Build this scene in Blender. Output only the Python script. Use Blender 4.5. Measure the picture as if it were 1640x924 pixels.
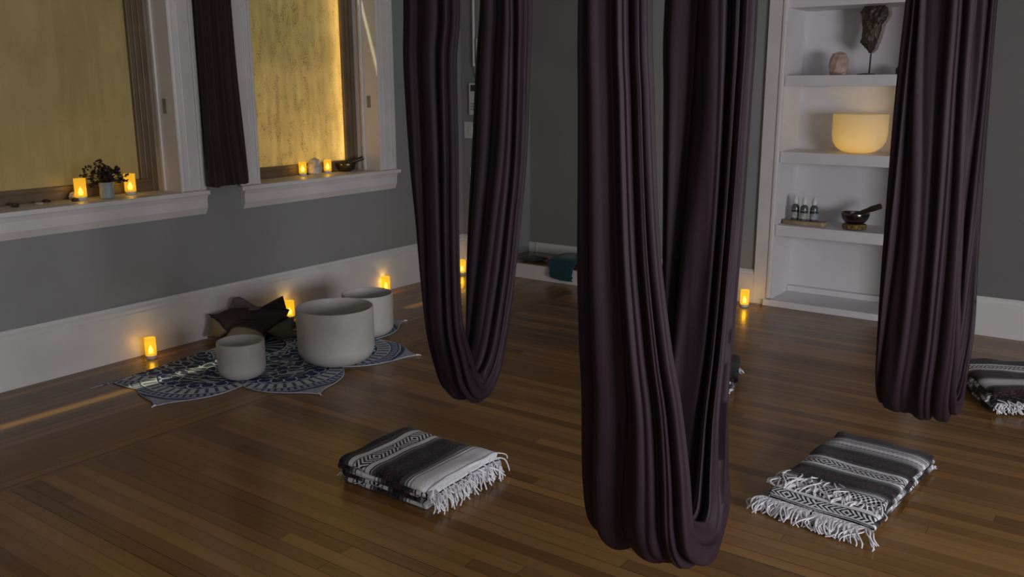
import bpy, bmesh, math, random
from math import pi, sin, cos, radians as rad
from mathutils import Vector, Matrix
for o in list(bpy.data.objects): bpy.data.objects.remove(o)
SC = bpy.context.scene
COL = SC.collection

# ------------------------------------------------------------------ camera
yaw, pitch, roll = rad(35.708), rad(12.802), rad(-0.183)
fwd = Vector((-sin(yaw)*cos(pitch), cos(yaw)*cos(pitch), -sin(pitch)))
rt = Vector((cos(yaw), sin(yaw), 0)); up = rt.cross(fwd)
R = rt*cos(roll)+up*sin(roll); U = -rt*sin(roll)+up*cos(roll)
cd = bpy.data.cameras.new('camera'); cam = bpy.data.objects.new('camera', cd); COL.objects.link(cam)
m = Matrix((R, U, -fwd)).transposed().to_4x4(); m.translation = (0, 0, 1.5); cam.matrix_world = m
cd.sensor_width = 36; cd.lens = 1422.09*36/1640; cd.clip_start = .02
SC.camera = cam

# ------------------------------------------------------------------ world, lights, exposure
w = bpy.data.worlds.new('dusk'); SC.world = w; w.use_nodes = True
w.node_tree.nodes['Background'].inputs[0].default_value = (.35, .42, .55, 1)
w.node_tree.nodes['Background'].inputs[1].default_value = .05
SC.view_settings.view_transform = 'Standard'; SC.view_settings.look = 'None'
SC.view_settings.gamma = 1; SC.view_settings.use_curve_mapping = False
SC.view_settings.exposure = 0.0

def area(name, loc, aim, sx, sy, power, col):
    l = bpy.data.lights.new(name, 'AREA'); l.shape = 'RECTANGLE'; l.size = sx; l.size_y = sy; l.energy = power; l.color = col
    o = bpy.data.objects.new(name, l); COL.objects.link(o); o.location = loc
    o.rotation_euler = (Vector(aim)-Vector(loc)).to_track_quat('-Z', 'Y').to_euler(); return o
area('daylight_side_window', (3.32, 1.2, 1.15), (-2, 2.3, .6), 2.0, 1.2, 180, (.97, .96, 1.0))
area('rear_fill_light', (0.6, -2.35, 1.7), (-1.2, 3, 1.0), 2.2, 1.5, 17, (1.0, .98, .98))  # fill lamp added behind the camera, no window known there
# low golden light outside the two papered windows
area('golden_light_outside_left_window', (-5.75, 2.3, 0.95), (-4.85, 2.1, 1.4), 1.6, .8, 2.5, (1, .68, .30))
area('golden_light_outside_right_window', (-5.45, 4.40, 0.85), (-4.85, 4.25, 1.25), .7, .9, 8.0, (1, .64, .23))
area('golden_edge_light_outside_right_window', (-4.92, 4.615, 1.65), (-4.84, 4.60, 1.65), .03, 1.9, 2.3, (1, .70, .28))  # narrow lamp added just behind the glass to brighten the pane's right edge
sl = bpy.data.lights.new('evening_sun', 'SUN'); sl.energy = 5.5; sl.angle = rad(1.7); sl.color = (1, .95, .55)
so = bpy.data.objects.new('evening_sun', sl); COL.objects.link(so)
so.rotation_euler = Vector((.297, .30, -1)).to_track_quat('-Z', 'Y').to_euler()

# ------------------------------------------------------------------ helpers
def lin(r, g, b):
    f = lambda c: (c/255/12.92) if c/255 <= .04045 else ((c/255+.055)/1.055)**2.4
    return (f(r), f(g), f(b), 1)
class NT:
    def __init__(s, name):
        s.m = bpy.data.materials.new(name); s.m.use_nodes = True; s.t = s.m.node_tree
        s.b = s.t.nodes['Principled BSDF']; s.out = s.t.nodes['Material Output']
    def n(s, typ, ins=None, **kw):
        nd = s.t.nodes.new(typ)
        for k, v in kw.items(): setattr(nd, k, v)
        for k, v in (ins or {}).items():
            if isinstance(v, bpy.types.NodeSocket): s.t.links.new(v, nd.inputs[k])
            else: nd.inputs[k].default_value = v
        return nd
    def math(s, op, a, b=0.0, c=0.0):
        nd = s.n('ShaderNodeMath', {0: a, 1: b, 2: c}, operation=op); return nd.outputs[0]
    def mix(s, f, a, b):
        nd = s.n('ShaderNodeMix', data_type='RGBA')
        for k, v in ((0, f), (6, a), (7, b)):
            if isinstance(v, bpy.types.NodeSocket): s.t.links.new(v, nd.inputs[k])
            else: nd.inputs[k].default_value = v
        return nd.outputs[2]
    def ramp(s, f, stops, interp='LINEAR'):
        nd = s.n('ShaderNodeValToRGB', {0: f}); r = nd.color_ramp; r.interpolation = interp
        while len(r.elements) > 1: r.elements.remove(r.elements[-1])
        r.elements[0].position = stops[0][0]; r.elements[0].color = stops[0][1]
        for p, c in stops[1:]:
            e = r.elements.new(p); e.color = c
        return nd.outputs[0]
    def set(s, **kw):
        nm = dict(color='Base Color', rough='Roughness', metal='Metallic', trans='Transmission Weight', ecol='Emission Color', estr='Emission Strength', ior='IOR', sheen='Sheen Weight', coat='Coat Weight', sss='Subsurface Weight', alpha='Alpha', spec='Specular IOR Level', normal='Normal')
        for k, v in kw.items():
            i = s.b.inputs[nm[k]]
            if isinstance(v, bpy.types.NodeSocket): s.t.links.new(v, i)
            else: i.default_value = v
        return s
    def bump(s, h, strength=.3, dist=.01):
        nd = s.n('ShaderNodeBump', {'Height': h, 'Strength': strength, 'Distance': dist}); s.set(normal=nd.outputs[0]); return s
    def coord(s, which='Object'): return s.n('ShaderNodeTexCoord').outputs[which]
def noisy(name, c1, c2, scale=8, rough=.5, bump=.1, bscale=60, detail=4, **kw):
    s = NT(name); co = s.coord()
    nz = s.n('ShaderNodeTexNoise', {'Vector': co, 'Scale': scale, 'Detail': detail})
    s.set(color=s.ramp(nz.outputs[0], [(.35, c1), (.65, c2)]), rough=rough, **kw)
    if bump:
        nb = s.n('ShaderNodeTexNoise', {'Vector': co, 'Scale': bscale, 'Detail': 3}); s.bump(nb.outputs[0], bump, .004)
    return s.m
def C(v): return (v[0], v[1], v[2], 1)

M = {}
M['wall'] = noisy('grey_blue_wall_paint', C((.245, .250, .255)), C((.262, .267, .273)), 3, .55, .12, 180)
M['wall_grey'] = noisy('warm_grey_wall_paint', C((.20, .205, .195)), C((.215, .22, .21)), 3, .6, .12, 180)
M['wall_dark'] = noisy('dimmed_wall_paint', C((.138, .139, .138)), C((.150, .151, .150)), 3, .6, .12, 180)  # wall paint darkened to offset too much light right of the shelves
M['white'] = noisy('white_trim_paint', C((.62, .60, .60)), C((.68, .66, .66)), 4, .38, .06, 90)
M['shelfw'] = noisy('white_shelf_paint', C((.66, .65, .67)), C((.70, .69, .71)), 3, .5, .05, 120)
M['ceil'] = noisy('ceiling_paint', C((.5, .5, .5)), C((.54, .54, .53)), 3, .8, .05)
M['sash'] = noisy('brown_sash', C((.125, .085, .048)), C((.17, .12, .068)), 5, .4, .1, 40)  # even brown tone of the sash frames and rails
M['metal'] = noisy('dull_metal', C((.30, .29, .28)), C((.38, .37, .36)), 20, .35, 0, metal=1.0)
M['plastic'] = noisy('white_plastic', C((.60, .60, .60)), C((.66, .66, .66)), 4, .35, 0)
M['screen'] = noisy('dark_screen', C((.03, .035, .04)), C((.05, .055, .06)), 10, .2, 0)
M['strike'] = noisy('strike_plate', C((.20, .19, .19)), C((.26, .25, .25)), 20, .5, 0)
# plum jersey of the hammocks
def cloth(name, a, b, sheen=.25):
    s = NT(name); co = s.coord()
    nz = s.n('ShaderNodeTexNoise', {'Vector': co, 'Scale': 5.0, 'Detail': 3})
    wv = s.n('ShaderNodeTexNoise', {'Vector': co, 'Scale': 420.0, 'Detail': 2})
    s.set(color=s.ramp(nz.outputs[0], [(.3, a), (.7, b)]), rough=.62, sheen=sheen, spec=.25)
    s.bump(wv.outputs[0], .25, .0015); return s.m
M['plum'] = cloth('plum_jersey', C((.0180, .0085, .0145)), C((.025, .012, .020)), 0.0)
M['curtain'] = cloth('dark_brown_curtain_cloth', C((.020, .010, .009)), C((.027, .014, .012)), .1)
M['teal'] = cloth('teal_towel', C((.002, .036, .050)), C((.003, .050, .068)))
M['rope'] = noisy('black_webbing', C((.02, .02, .02)), C((.03, .03, .03)), 30, .7, .2)
M['quartz'] = noisy('frosted_quartz', C((.42, .405, .385)), C((.48, .465, .445)), 6, .55, .15, 260)
M['yarn'] = noisy('white_yarn', C((.60, .60, .64)), C((.78, .78, .82)), 60, .8, .3, 300)

# floor
def floor_mat(platform=False):
    s = NT('worn_oak_strip_floor' if not platform else 'alcove_board_floor'); co = s.coord()
    sp = s.n('ShaderNodeSeparateXYZ', {0: co}); X, Y = sp.outputs[0], sp.outputs[1]
    def planks(across, along, wd, ln, seed):
        v = s.math('DIVIDE', across, wd); row = s.math('FLOOR', v); fv = s.math('FRACT', v)
        r1 = s.n('ShaderNodeTexWhiteNoise', {'W': s.math('ADD', row, seed)}, noise_dimensions='1D').outputs[0]
        u = s.math('ADD', s.math('DIVIDE', along, ln), s.math('MULTIPLY', r1, 7.3))
        ix = s.math('FLOOR', u); fu = s.math('FRACT', u)
        cv = s.n('ShaderNodeCombineXYZ', {0: row, 1: ix, 2: seed}).outputs[0]
        rn = s.n('ShaderNodeTexWhiteNoise', {'Vector': cv}, noise_dimensions='3D').outputs[0]
        r2 = s.n('ShaderNodeTexWhiteNoise', {'W': s.math('ADD', row, seed+51.3)}, noise_dimensions='1D').outputs[0]
        ev = s.math('MINIMUM', fv, s.math('SUBTRACT', 1.0, fv)); ev = s.math('MULTIPLY', ev, wd)
        eu = s.math('MINIMUM', fu, s.math('SUBTRACT', 1.0, fu)); eu = s.math('MULTIPLY', eu, ln)
        wid = s.math('ADD', .0005, s.math('MULTIPLY', s.math('POWER', r2, 4.0), .0026))
        g = s.math('MAXIMUM', s.math('LESS_THAN', ev, wid), s.math('LESS_THAN', eu, .0009))
        gv = s.n('ShaderNodeCombineXYZ', {0: s.math('MULTIPLY', along, 2.2), 1: s.math('MULTIPLY', across, 46.0), 2: s.math('MULTIPLY', rn, 40.0)}).outputs[0]
        return rn, g, gv
    a = planks(Y, X, .0572, 2.1, 3.0); b = planks(X, Y, .0572, 2.6, 11.0)
    edge = s.math('GREATER_THAN', X, -3.40)
    def sw(i): return s.math('ADD', s.math('MULTIPLY', a[i], edge), s.math('MULTIPLY', b[i], s.math('SUBTRACT', 1.0, edge)))
    rn, g = sw(0), sw(1)
    gvm = s.n('ShaderNodeMix', data_type='VECTOR'); s.t.links.new(edge, gvm.inputs[0]); s.t.links.new(b[2], gvm.inputs[4]); s.t.links.new(a[2], gvm.inputs[5])
    grain = s.n('ShaderNodeTexNoise', {'Vector': gvm.outputs[1], 'Scale': 1.0, 'Detail': 5, 'Roughness': .65}).outputs[0]
    big = s.n('ShaderNodeTexNoise', {'Vector': co, 'Scale': 1.3, 'Detail': 3}).outputs[0]
    k = s.math('ADD', s.math('MULTIPLY', rn, .40), s.math('ADD', s.math('MULTIPLY', grain, .34), s.math('MULTIPLY', big, .22)))
    col = s.ramp(k, [(.20, C((.118, .056, .016))), (.40, C((.190, .094, .028))), (.58, C((.250, .127, .040))), (.82, C((.35, .186, .062)))])
    col = s.mix(g, col, C((.028, .013, .007)))
    rr = s.math('ADD', .15, s.math('MULTIPLY', grain, .14))
    s.set(color=col, rough=rr, spec=.36)
    h = s.math('SUBTRACT', s.math('MULTIPLY', grain, .25), g)
    s.bump(h, .22, .002); return s.m
M['floor'] = floor_mat()

def tag(o, label=None, cat=None, group=None, kind=None):
    if label: o['label'] = label
    if cat: o['category'] = cat
    if group: o['group'] = group
    if kind: o['kind'] = kind
    return o
def empty(name, loc, label=None, cat=None, group=None, rz=0):
    o = bpy.data.objects.new(name, None); COL.objects.link(o); o.location = loc; o.rotation_euler = (0, 0, rz); o.empty_display_size = .05
    return tag(o, label, cat, group)
def obj(name, bm, mat, parent=None, smooth=True, kind=None, bevel=0, loc=None, autos=35):
    bmesh.ops.recalc_face_normals(bm, faces=bm.faces[:])
    me = bpy.data.meshes.new(name); bm.to_mesh(me); bm.free()
    if isinstance(mat, (list, tuple)):
        for x in mat: me.materials.append(x)
    else: me.materials.append(mat)
    o = bpy.data.objects.new(name, me); COL.objects.link(o)
    if parent: o.parent = parent
    if loc: o.location = loc
    if smooth:
        me.polygons.foreach_set('use_smooth', [True]*len(me.polygons))
        try: me.set_sharp_from_angle(angle=rad(autos))
        except Exception: pass
    if bevel:
        b = o.modifiers.new('bevel', 'BEVEL'); b.width = bevel; b.segments = 2; b.limit_method = 'ANGLE'
    if kind: o['kind'] = kind
    return o
def box(bm, x0, x1, y0, y1, z0, z1):
    vs = [bm.verts.new(p) for p in ((x0, y0, z0), (x1, y0, z0), (x1, y1, z0), (x0, y1, z0), (x0, y0, z1), (x1, y0, z1), (x1, y1, z1), (x0, y1, z1))]
    for f in ((0, 3, 2, 1), (4, 5, 6, 7), (0, 1, 5, 4), (1, 2, 6, 5), (2, 3, 7, 6), (3, 0, 4, 7)): bm.faces.new([vs[i] for i in f])
    return bm
def boxes(*bs):
    bm = bmesh.new()
    for b in bs: box(bm, *b)
    return bm
def prism(pts, axis, a0, a1, bm=None):
    """extrude a 2-D outline along an axis; pts are the two other coordinates in xyz order"""
    bm = bm or bmesh.new()
    def mk(p, a): return {'x': (a, p[0], p[1]), 'y': (p[0], a, p[1]), 'z': (p[0], p[1], a)}[axis]
    A = [bm.verts.new(mk(p, a0)) for p in pts]; B = [bm.verts.new(mk(p, a1)) for p in pts]
    n = len(pts)
    for i in range(n): bm.faces.new((A[i], A[(i+1) % n], B[(i+1) % n], B[i]))
    bm.faces.new(A[::-1]); bm.faces.new(B); return bm
def lathe(prof, n=48, bm=None, c=(0, 0, 0)):
    bm = bm or bmesh.new(); rings = []
    for r, z in prof:
        if r < 1e-5: rings.append([bm.verts.new((c[0], c[1], c[2]+z))])
        else: rings.append([bm.verts.new((c[0]+r*cos(2*pi*i/n), c[1]+r*sin(2*pi*i/n), c[2]+z)) for i in range(n)])
    for a, b in zip(rings, rings[1:]):
        for i in range(n):
            j = (i+1) % n
            if len(a) == 1 and len(b) == 1: continue
            if len(a) == 1: bm.faces.new((a[0], b[j], b[i]))
            elif len(b) == 1: bm.faces.new((a[i], a[j], b[0]))
            else: bm.faces.new((a[i], a[j], b[j], b[i]))
    return bm
def tube(pts, r, n=8, bm=None, taper=None):
    bm = bm or bmesh.new(); pts = [Vector(p) for p in pts]; rings = []
    t0 = (pts[1]-pts[0]).normalized(); nrm = t0.orthogonal().normalized()
    for i, p in enumerate(pts):
        t = (pts[min(i+1, len(pts)-1)]-pts[max(i-1, 0)]).normalized()
        nrm = (nrm-t*nrm.dot(t))
        nrm = nrm.normalized() if nrm.length > 1e-6 else t.orthogonal().normalized()
        bn = t.cross(nrm); k = r if not taper else taper(i/(len(pts)-1))*r
        rings.append([bm.verts.new(p+nrm*(k*cos(2*pi*j/n))+bn*(k*sin(2*pi*j/n))) for j in range(n)])
    for a, b in zip(rings, rings[1:]):
        for j in range(n): bm.faces.new((a[j], a[(j+1) % n], b[(j+1) % n], b[j]))
    bm.faces.new(rings[0][::-1]); bm.faces.new(rings[-1]); return bm
def hsh(x):
    x = sin(x*127.1+311.7)*43758.5453; return x-math.floor(x)
def n1(x):
    i = math.floor(x); f = x-i; f = f*f*(3-2*f); return (hsh(i)*(1-f)+hsh(i+1)*f)*2-1
def hs2(i, j): return hsh(i*1.37+j*57.31+.11)
def n2(x, y):
    i, j = math.floor(x), math.floor(y); u, v = x-i, y-j; u = u*u*(3-2*u); v = v*v*(3-2*v)
    return ((hs2(i, j)*(1-u)+hs2(i+1, j)*u)*(1-v)+(hs2(i, j+1)*(1-u)+hs2(i+1, j+1)*u)*v)*2-1
def cr(P, t):
    """Catmull-Rom through the rows of P, t in 0..1"""
    n = len(P)-1; x = min(max(t, 0), 1)*n; i = min(int(x), n-1); f = x-i
    p0, p1, p2, p3 = P[max(i-1, 0)], P[i], P[i+1], P[min(i+2, n)]
    return [.5*(2*b+(c-a)*f+(2*a-5*b+4*c-d)*f*f+(3*b-a-3*c+d)*f**3) for a, b, c, d in zip(p0, p1, p2, p3)]

# ------------------------------------------------------------------ room shell
XL, YB, XR, YF, ZC = -4.61, 5.98, 3.2, -2.2, 3.0
obj('floor', boxes((XL-.3, XR+.3, YF-.3, 6.7, -.12, 0)), M['floor'], smooth=False, kind='structure')
obj('ceiling', boxes((XL-.3, XR+.3, YF-.3, 6.7, ZC, ZC+.12)), M['ceil'], smooth=False, kind='structure')
W1, W2, WZ0, WZ1 = (.90, 3.09), (3.65, 4.745), .865, 2.72
XW = -4.88
obj('wall_left', boxes((XW, XL, YF-.3, 6.7, 0, WZ0), (XW, XL, YF-.3, 6.7, WZ1, ZC), (XW, XL, YF-.3, W1[0], WZ0, WZ1), (XW, XL, W1[1], W2[0], WZ0, WZ1), (XW, XL, W2[1], 6.7, WZ0, WZ1)), M['wall'], smooth=False, kind='structure')
# back wall: chimney-side pier, alcove with raised floor, shelf niche
SX0, SX1 = -2.066, -1.13
obj('wall_back', boxes((XL, -4.30, 5.72, 6.25, 0, ZC), (-3.35, -2.15, YB, 6.25, 0, ZC), (-2.15, SX0, YB, 6.34, 0, ZC), (SX0, SX1, YB, 6.34, 2.02, ZC)), M['wall'], smooth=False, kind='structure')
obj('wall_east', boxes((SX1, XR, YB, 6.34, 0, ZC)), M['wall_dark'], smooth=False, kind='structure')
obj('wall_alcove', boxes((-4.30, -2.15, 6.25, 6.5, 0, ZC)), M['wall_grey'], smooth=False, kind='structure')
obj('wall_niche', boxes((-2.15, XR, 6.34, 6.5, 0, ZC)), M['shelfw'], smooth=False, kind='structure')
obj('wall_right', boxes((XR, XR+.2, YF, 6.5, 0, .45), (XR, XR+.2, YF, 6.5, 1.9, ZC), (XR, XR+.2, YF, .1, .45, 1.9), (XR, XR+.2, 2.3, 6.5, .45, 1.9)), M['wall'], smooth=False, kind='structure')
obj('wall_front', boxes((XL, XR+.2, YF-.2, YF, 0, .85), (XL, XR+.2, YF-.2, YF, 2.5, ZC), (XL, -.6, YF-.2, YF, .85, 2.5), (1.8, XR+.2, YF-.2, YF, .85, 2.5)), M['wall'], smooth=False, kind='structure')
def wbase(x, y0, y1, h):   # left-wall baseboard with a moulded cap
    return prism([(x, 0), (x+.024, 0), (x+.024, h-.055), (x+.020, h-.048), (x+.020, h-.030), (x+.012, h-.018), (x+.008, h), (x, h)], 'y', y0, y1)
obj('baseboard_left', wbase(XL, YF, 5.72, .305), M['white'], smooth=False, kind='structure')
def bbase(y, x0, x1, h, bm=None):
    return prism([(y, 0), (y-.022, 0), (y-.022, h-.035), (y-.018, h-.030), (y-.016, h-.014), (y-.006, h), (y, h)], 'x', x0, x1, bm)
bm = bbase(5.72, XL, -4.30, .305); bbase(YB, -3.35, -2.185, .238, bm); bbase(YB, SX1+.12, XR, .24, bm)
obj('baseboard_back', bm, M['white'], smooth=False, kind='structure')
obj('baseboard_alcove', boxes((-4.30, -3.35, 6.238, 6.25, .113, .195), (-4.225, -4.215, 6.230, 6.24, .113, .195)), M['white'], smooth=False, kind='structure')
# raised alcove floor with its white riser
pl = empty('trim_1', (-3.825, 5.99, 0)); pl['kind'] = 'structure'
obj('riser', boxes((-.475, .475, -.27, -.235, 0, .115)), M['white'], pl, smooth=False, bevel=.003)
obj('platform_floor', boxes((-.475, .475, -.235, .26, .0, .113)), M['floor'], pl, smooth=False)
# shelf niche casing, side panels, base and shelves
trim = empty('trim_2', (-1.6, YB, 0)); trim['kind'] = 'structure'
def L(bs): return [(a+1.6, b+1.6, c-YB, d-YB, e, f) for a, b, c, d, e, f in bs]
obj('casing', boxes(*L([(-2.185, -2.092, YB-.024, YB, 0, 2.9), (SX1+.026, SX1+.12, YB-.024, YB, 0, 2.9), (-2.185, SX1+.12, YB-.026, YB, 2.9, 3.0)])), M['white'], trim, smooth=False, bevel=.003)
obj('bead', boxes(*L([(-2.092, -2.062, YB-.032, YB-.002, .05, 2.9), (SX1-.004, SX1+.026, YB-.032, YB-.002, .05, 2.9)])), M['white'], trim, smooth=False, bevel=.008)
obj('side_panel', boxes(*L([(SX0, SX0+.008, YB, 6.34, 0, 2.02), (SX1-.008, SX1, YB, 6.34, 0, 2.02)])), M['shelfw'], trim, smooth=False)
obj('niche_head', boxes(*L([(SX0, SX1, YB-.004, 6.34, 1.995, 2.9)])), M['shelfw'], trim, smooth=False)
obj('niche_base', boxes(*L([(-2.105, SX1+.02, YB-.045, 6.34, 0, .045), (SX0+.01, SX1-.01, 6.29, 6.34, .045, .085)])), M['shelfw'], trim, smooth=False, bevel=.003)
for nm, zt, th, where in (('s', .568, .074, 'below the glowing bowl, holding the spray bottles'), ('s', 1.066, .074, 'holding the glowing crystal bowl'), ('s', 1.567, .070, 'holding the rough crystals, topmost of the three')):
    o = obj('wall_shelf', boxes((SX0+.008, SX1-.008, YB-.006, 6.34, zt-th, zt)), M['shelfw'], smooth=False, bevel=.003)
    tag(o, 'thick white niche shelf ' + where, 'shelf', 'thick white shelves in the wall niche')

# ------------------------------------------------------------------ windows of the left wall
def glass_mat(name, c_lo, c_hi, speck, seed):
    s = NT(name); co = s.coord(); s.t.nodes.remove(s.b)
    mp = s.n('ShaderNodeMapping', {'Vector': co, 'Location': (seed, seed*2, seed)})
    v = mp.outputs[0]
    big = s.n('ShaderNodeTexNoise', {'Vector': v, 'Scale': 2.2, 'Detail': 5, 'Roughness': .6}).outputs[0]
    st = s.n('ShaderNodeMapping', {'Vector': v, 'Scale': (1, 16, 1.6)}).outputs[0]
    drip = s.n('ShaderNodeTexNoise', {'Vector': st, 'Scale': 1.6, 'Detail': 4}).outputs[0]
    fine = s.n('ShaderNodeTexNoise', {'Vector': v, 'Scale': 95.0, 'Detail': 2, 'Roughness': .6}).outputs[0]
    msk = s.n('ShaderNodeTexNoise', {'Vector': v, 'Scale': 6.0, 'Detail': 3}).outputs[0]
    k = s.math('ADD', s.math('MULTIPLY', big, .6), s.math('MULTIPLY', drip, .4))
    col = s.ramp(k, [(.36, c_lo), (.62, c_hi)])
    sp = s.math('MULTIPLY', s.math('MULTIPLY', s.math('MAXIMUM', 0.0, s.math('SUBTRACT', fine, .50)), 7.0), s.math('GREATER_THAN', s.n('ShaderNodeTexNoise', {'Vector': s.n('ShaderNodeMapping', {'Vector': v, 'Scale': (1, 7, 3)}).outputs[0], 'Scale': 2.6, 'Detail': 4, 'Roughness': .7}).outputs[0], .53)); sp = s.math('MINIMUM', sp, 1.0)
    col = s.mix(s.math('MULTIPLY', sp, speck), col, C((.30, .23, .11)))
    sp2 = s.math('MULTIPLY', s.math('GREATER_THAN', fine, .62), s.math('LESS_THAN', msk, .40))
    col = s.mix(s.math('MULTIPLY', sp2, speck), col, C((1, .95, .75)))
    tr = s.n('ShaderNodeBsdfTranslucent', {'Color': col}); df = s.n('ShaderNodeBsdfDiffuse', {'Color': s.mix(.5, col, C((.30, .27, .2)))})
    gl = s.n('ShaderNodeBsdfGlossy', {'Color': C((.8, .8, .8)), 'Roughness': .3})
    bp = s.n('ShaderNodeBump', {'Height': fine, 'Strength': .25, 'Distance': .002}); s.t.links.new(bp.outputs[0], gl.inputs['Normal'])
    a = s.n('ShaderNodeMixShader', {0: .30, 1: tr.outputs[0], 2: df.outputs[0]}); b = s.n('ShaderNodeMixShader', {0: .05, 1: a.outputs[0], 2: gl.outputs[0]})
    s.t.links.new(b.outputs[0], s.out.inputs[0]); return s.m
M['pane1'] = glass_mat('frosted_pane_left', C((.50, .44, .30)), C((.60, .53, .38)), .12, 1.0)
M['pane2'] = glass_mat('frosted_pane_right', C((.60, .53, .35)), C((.80, .72, .50)), .8, 4.0)
SH = .905
def window(name, y0, y1, pane, slit, horn0, horn1):
    w_ = empty(name, (XL, (y0+y1)/2, WZ0)); w_['kind'] = 'structure'
    ox, oy, oz = XL, (y0+y1)/2, WZ0
    def B(*bs): return boxes(*[(a-ox, b-ox, c-oy, d-oy, e-oz, f-oz) for a, b, c, d, e, f in bs])
    cz = WZ1
    # casing: flat board with a raised back band and an inner bead
    cs = []
    for s_, yy in ((-1, y0), (1, y1)):
        i, o_ = yy, yy+s_*.155
        cs += [(XL, XL+.022, min(i, o_), max(i, o_), SH, cz), (XL, XL+.036, min(o_, o_-s_*.03), max(o_, o_-s_*.03), SH, cz), (XL, XL+.030, min(i, i+s_*.018), max(i, i+s_*.018), SH, cz), (XL, XL+.028, min(i+s_*.045, i+s_*.06), max(i+s_*.045, i+s_*.06), SH, cz)]
    cs.append((XL, XL+.03, y0-.155, y1+.155, cz, cz+.15))
    obj('casing', B(*cs), M['white'], w_, smooth=False, bevel=.004)
    obj('jamb', B((XW+.02, XL+.002, y0-.002, y0+.012, SH, cz), (XW+.02, XL+.028, y1-.012, y1+.002, SH, cz)), M['white'], w_, smooth=False)
    obj('parting_stop', B((-4.745, -4.722, y0+.012, y0+.026, SH, cz), (-4.745, -4.722, y1-.026, y1-.012, SH, cz)), M['white'], w_, smooth=False, bevel=.003)
    obj('strike_plate', B((-4.69, -4.655, y1-.016, y1-.011, 1.355, 1.44)), M['strike'], w_, smooth=False, bevel=.002)
    obj('stool', B((XW+.02, XL, y0, y1, WZ0, SH), (XL, -4.548, y0-horn0, y1+horn1, SH-.028, SH)), M['white'], w_, smooth=False, bevel=.006)
    ap = prism([(XL-ox, .760-oz), (XL+.012-ox, .760-oz), (XL+.034-ox, .800-oz), (XL+.034-ox, .850-oz), (XL+.045-ox, .877-oz), (XL-ox, .877-oz)], 'y', y0-.155-oy+.02, y1+.155-oy-.0)
    obj('apron', ap, M['white'], w_, smooth=False)
    # sash: bottom rail, stiles, meeting of rail and glass bead
    sb = [(-4.862, -4.815, y0+.012, y1-.012, SH, .978), (-4.862, -4.808, y0+.012, y1-.012, SH+.045, .958)]
    for s_, yy in ((-1, y0+.012), (1, y1-.012)):
        wd = .10
        sb += [(-4.862, -4.815, min(yy, yy-s_*wd), max(yy, yy-s_*wd), .978, 2.36), (-4.862, -4.806, min(yy, yy-s_*.035), max(yy, yy-s_*.035), SH, 2.36), (-4.862, -4.806, min(yy-s_*.06, yy-s_*.072), max(yy-s_*.06, yy-s_*.072), .978, 2.36)]
    obj('sash', B(*sb), M['sash'], w_, smooth=False, bevel=.003)
    ps = [(-4.845, -4.841, y0+.10, y1-.10, .97, 2.37)]
    obj('pane', B(*ps), pane, w_, smooth=False)
    # unseen boards added above the glass; the slit they leave shapes the sun strips
    hb = [(-4.836, -4.826, y0, y1, 2.535, WZ1)]
    if slit: hb += [(-4.836, -4.826, a, b, 2.36, 2.54) for a, b in slit]
    obj('slit_board', B(*hb), M['sash'], w_, smooth=False)
    obj('top_rail', B((-4.838, -4.824, y0, y1, 2.355, 2.405)), M['sash'], w_, smooth=False)
    return w_
window('window_1', W1[0], W1[1], M['pane1'], [(2.22, 3.09)], .17, .162)
window('window_2', W2[0], W2[1], M['pane2'], [], .165, .175)

# ------------------------------------------------------------------ small wall fittings near the corner
t = empty('wall_controller', (-4.465, 5.72, 1.28), 'slim white wall remote with small dark screen above the light switch', 'remote control')
obj('body', boxes((-.052, .052, -.022, 0, 0, .25)), M['plastic'], t, smooth=False, bevel=.006)
obj('screen', boxes((-.030, .020, -.026, -.020, .185, .235)), M['screen'], t, smooth=False, bevel=.002)
obj('button', boxes(*[(-.03+i*.022, -.016+i*.022, -.025, -.02, .04+j*.022, .05+j*.022) for i in range(3) for j in range(3)]), M['strike'], t, smooth=False)
t = empty('switch_plate', (-4.52, 5.72, 1.093), 'square white light switch plate below the wall remote', 'light switch')
obj('plate', boxes((-.06, .085, -.008, 0, 0, .132)), M['plastic'], t, smooth=False, bevel=.004)
obj('toggle', boxes((-.012, .030, -.016, -.006, .035, .095)), M['plastic'], t, smooth=False, bevel=.003)
t = empty('outlet_plate', (-4.487, 5.72, .718), 'small white wall plate lowest on the corner wall, below the switch', 'wall plate')
obj('plate', boxes((-.040, .040, -.008, 0, 0, .14)), M['plastic'], t, smooth=False, bevel=.004)
obj('socket', boxes((-.016, .016, -.011, -.005, .025, .06), (-.016, .016, -.011, -.005, .08, .115)), M['plastic'], t, smooth=False, bevel=.003)
t = empty('cable_conduit', (-4.465, 5.705, 1.66), 'thin white vertical conduit ending above the wall remote', 'conduit')
obj('pipe', tube([(0, 0, 0), (0, 0, 1.34)], .011, 12), M['plastic'], t)
obj('cord', tube([(0, 0, .01), (.012, 0, -.06), (.04, 0, -.13), (.07, 0, -.14)], .004, 6), M['strike'], t)
o = obj('conduit_cover', boxes((-4.435, -4.405, 5.69, 5.72, 1.68, 1.87)), M['plastic'], smooth=False, bevel=.004)
tag(o, 'short white trunking piece right of the long conduit', 'trunking')
pts = [(-4.285, 5.74+.55*f, 0) for f in (0, 1)]
loop = [(-4.288, 6.02, 3.0), (-4.288, 6.02, 2.2), (-4.288, 6.03, 1.95), (-4.288, 6.09, 1.7), (-4.288, 6.16, 1.4), (-4.288, 6.17, 1.15), (-4.288, 6.10, .98), (-4.288, 6.00, .97), (-4.288, 5.93, 1.1), (-4.288, 5.90, 1.5)]
o = obj('hanging_cable', tube([cr(loop, i/40) for i in range(41)], .0045, 6), M['plastic'])
tag(o, 'thin pale cable looping down the side of the alcove', 'cable')

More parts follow.
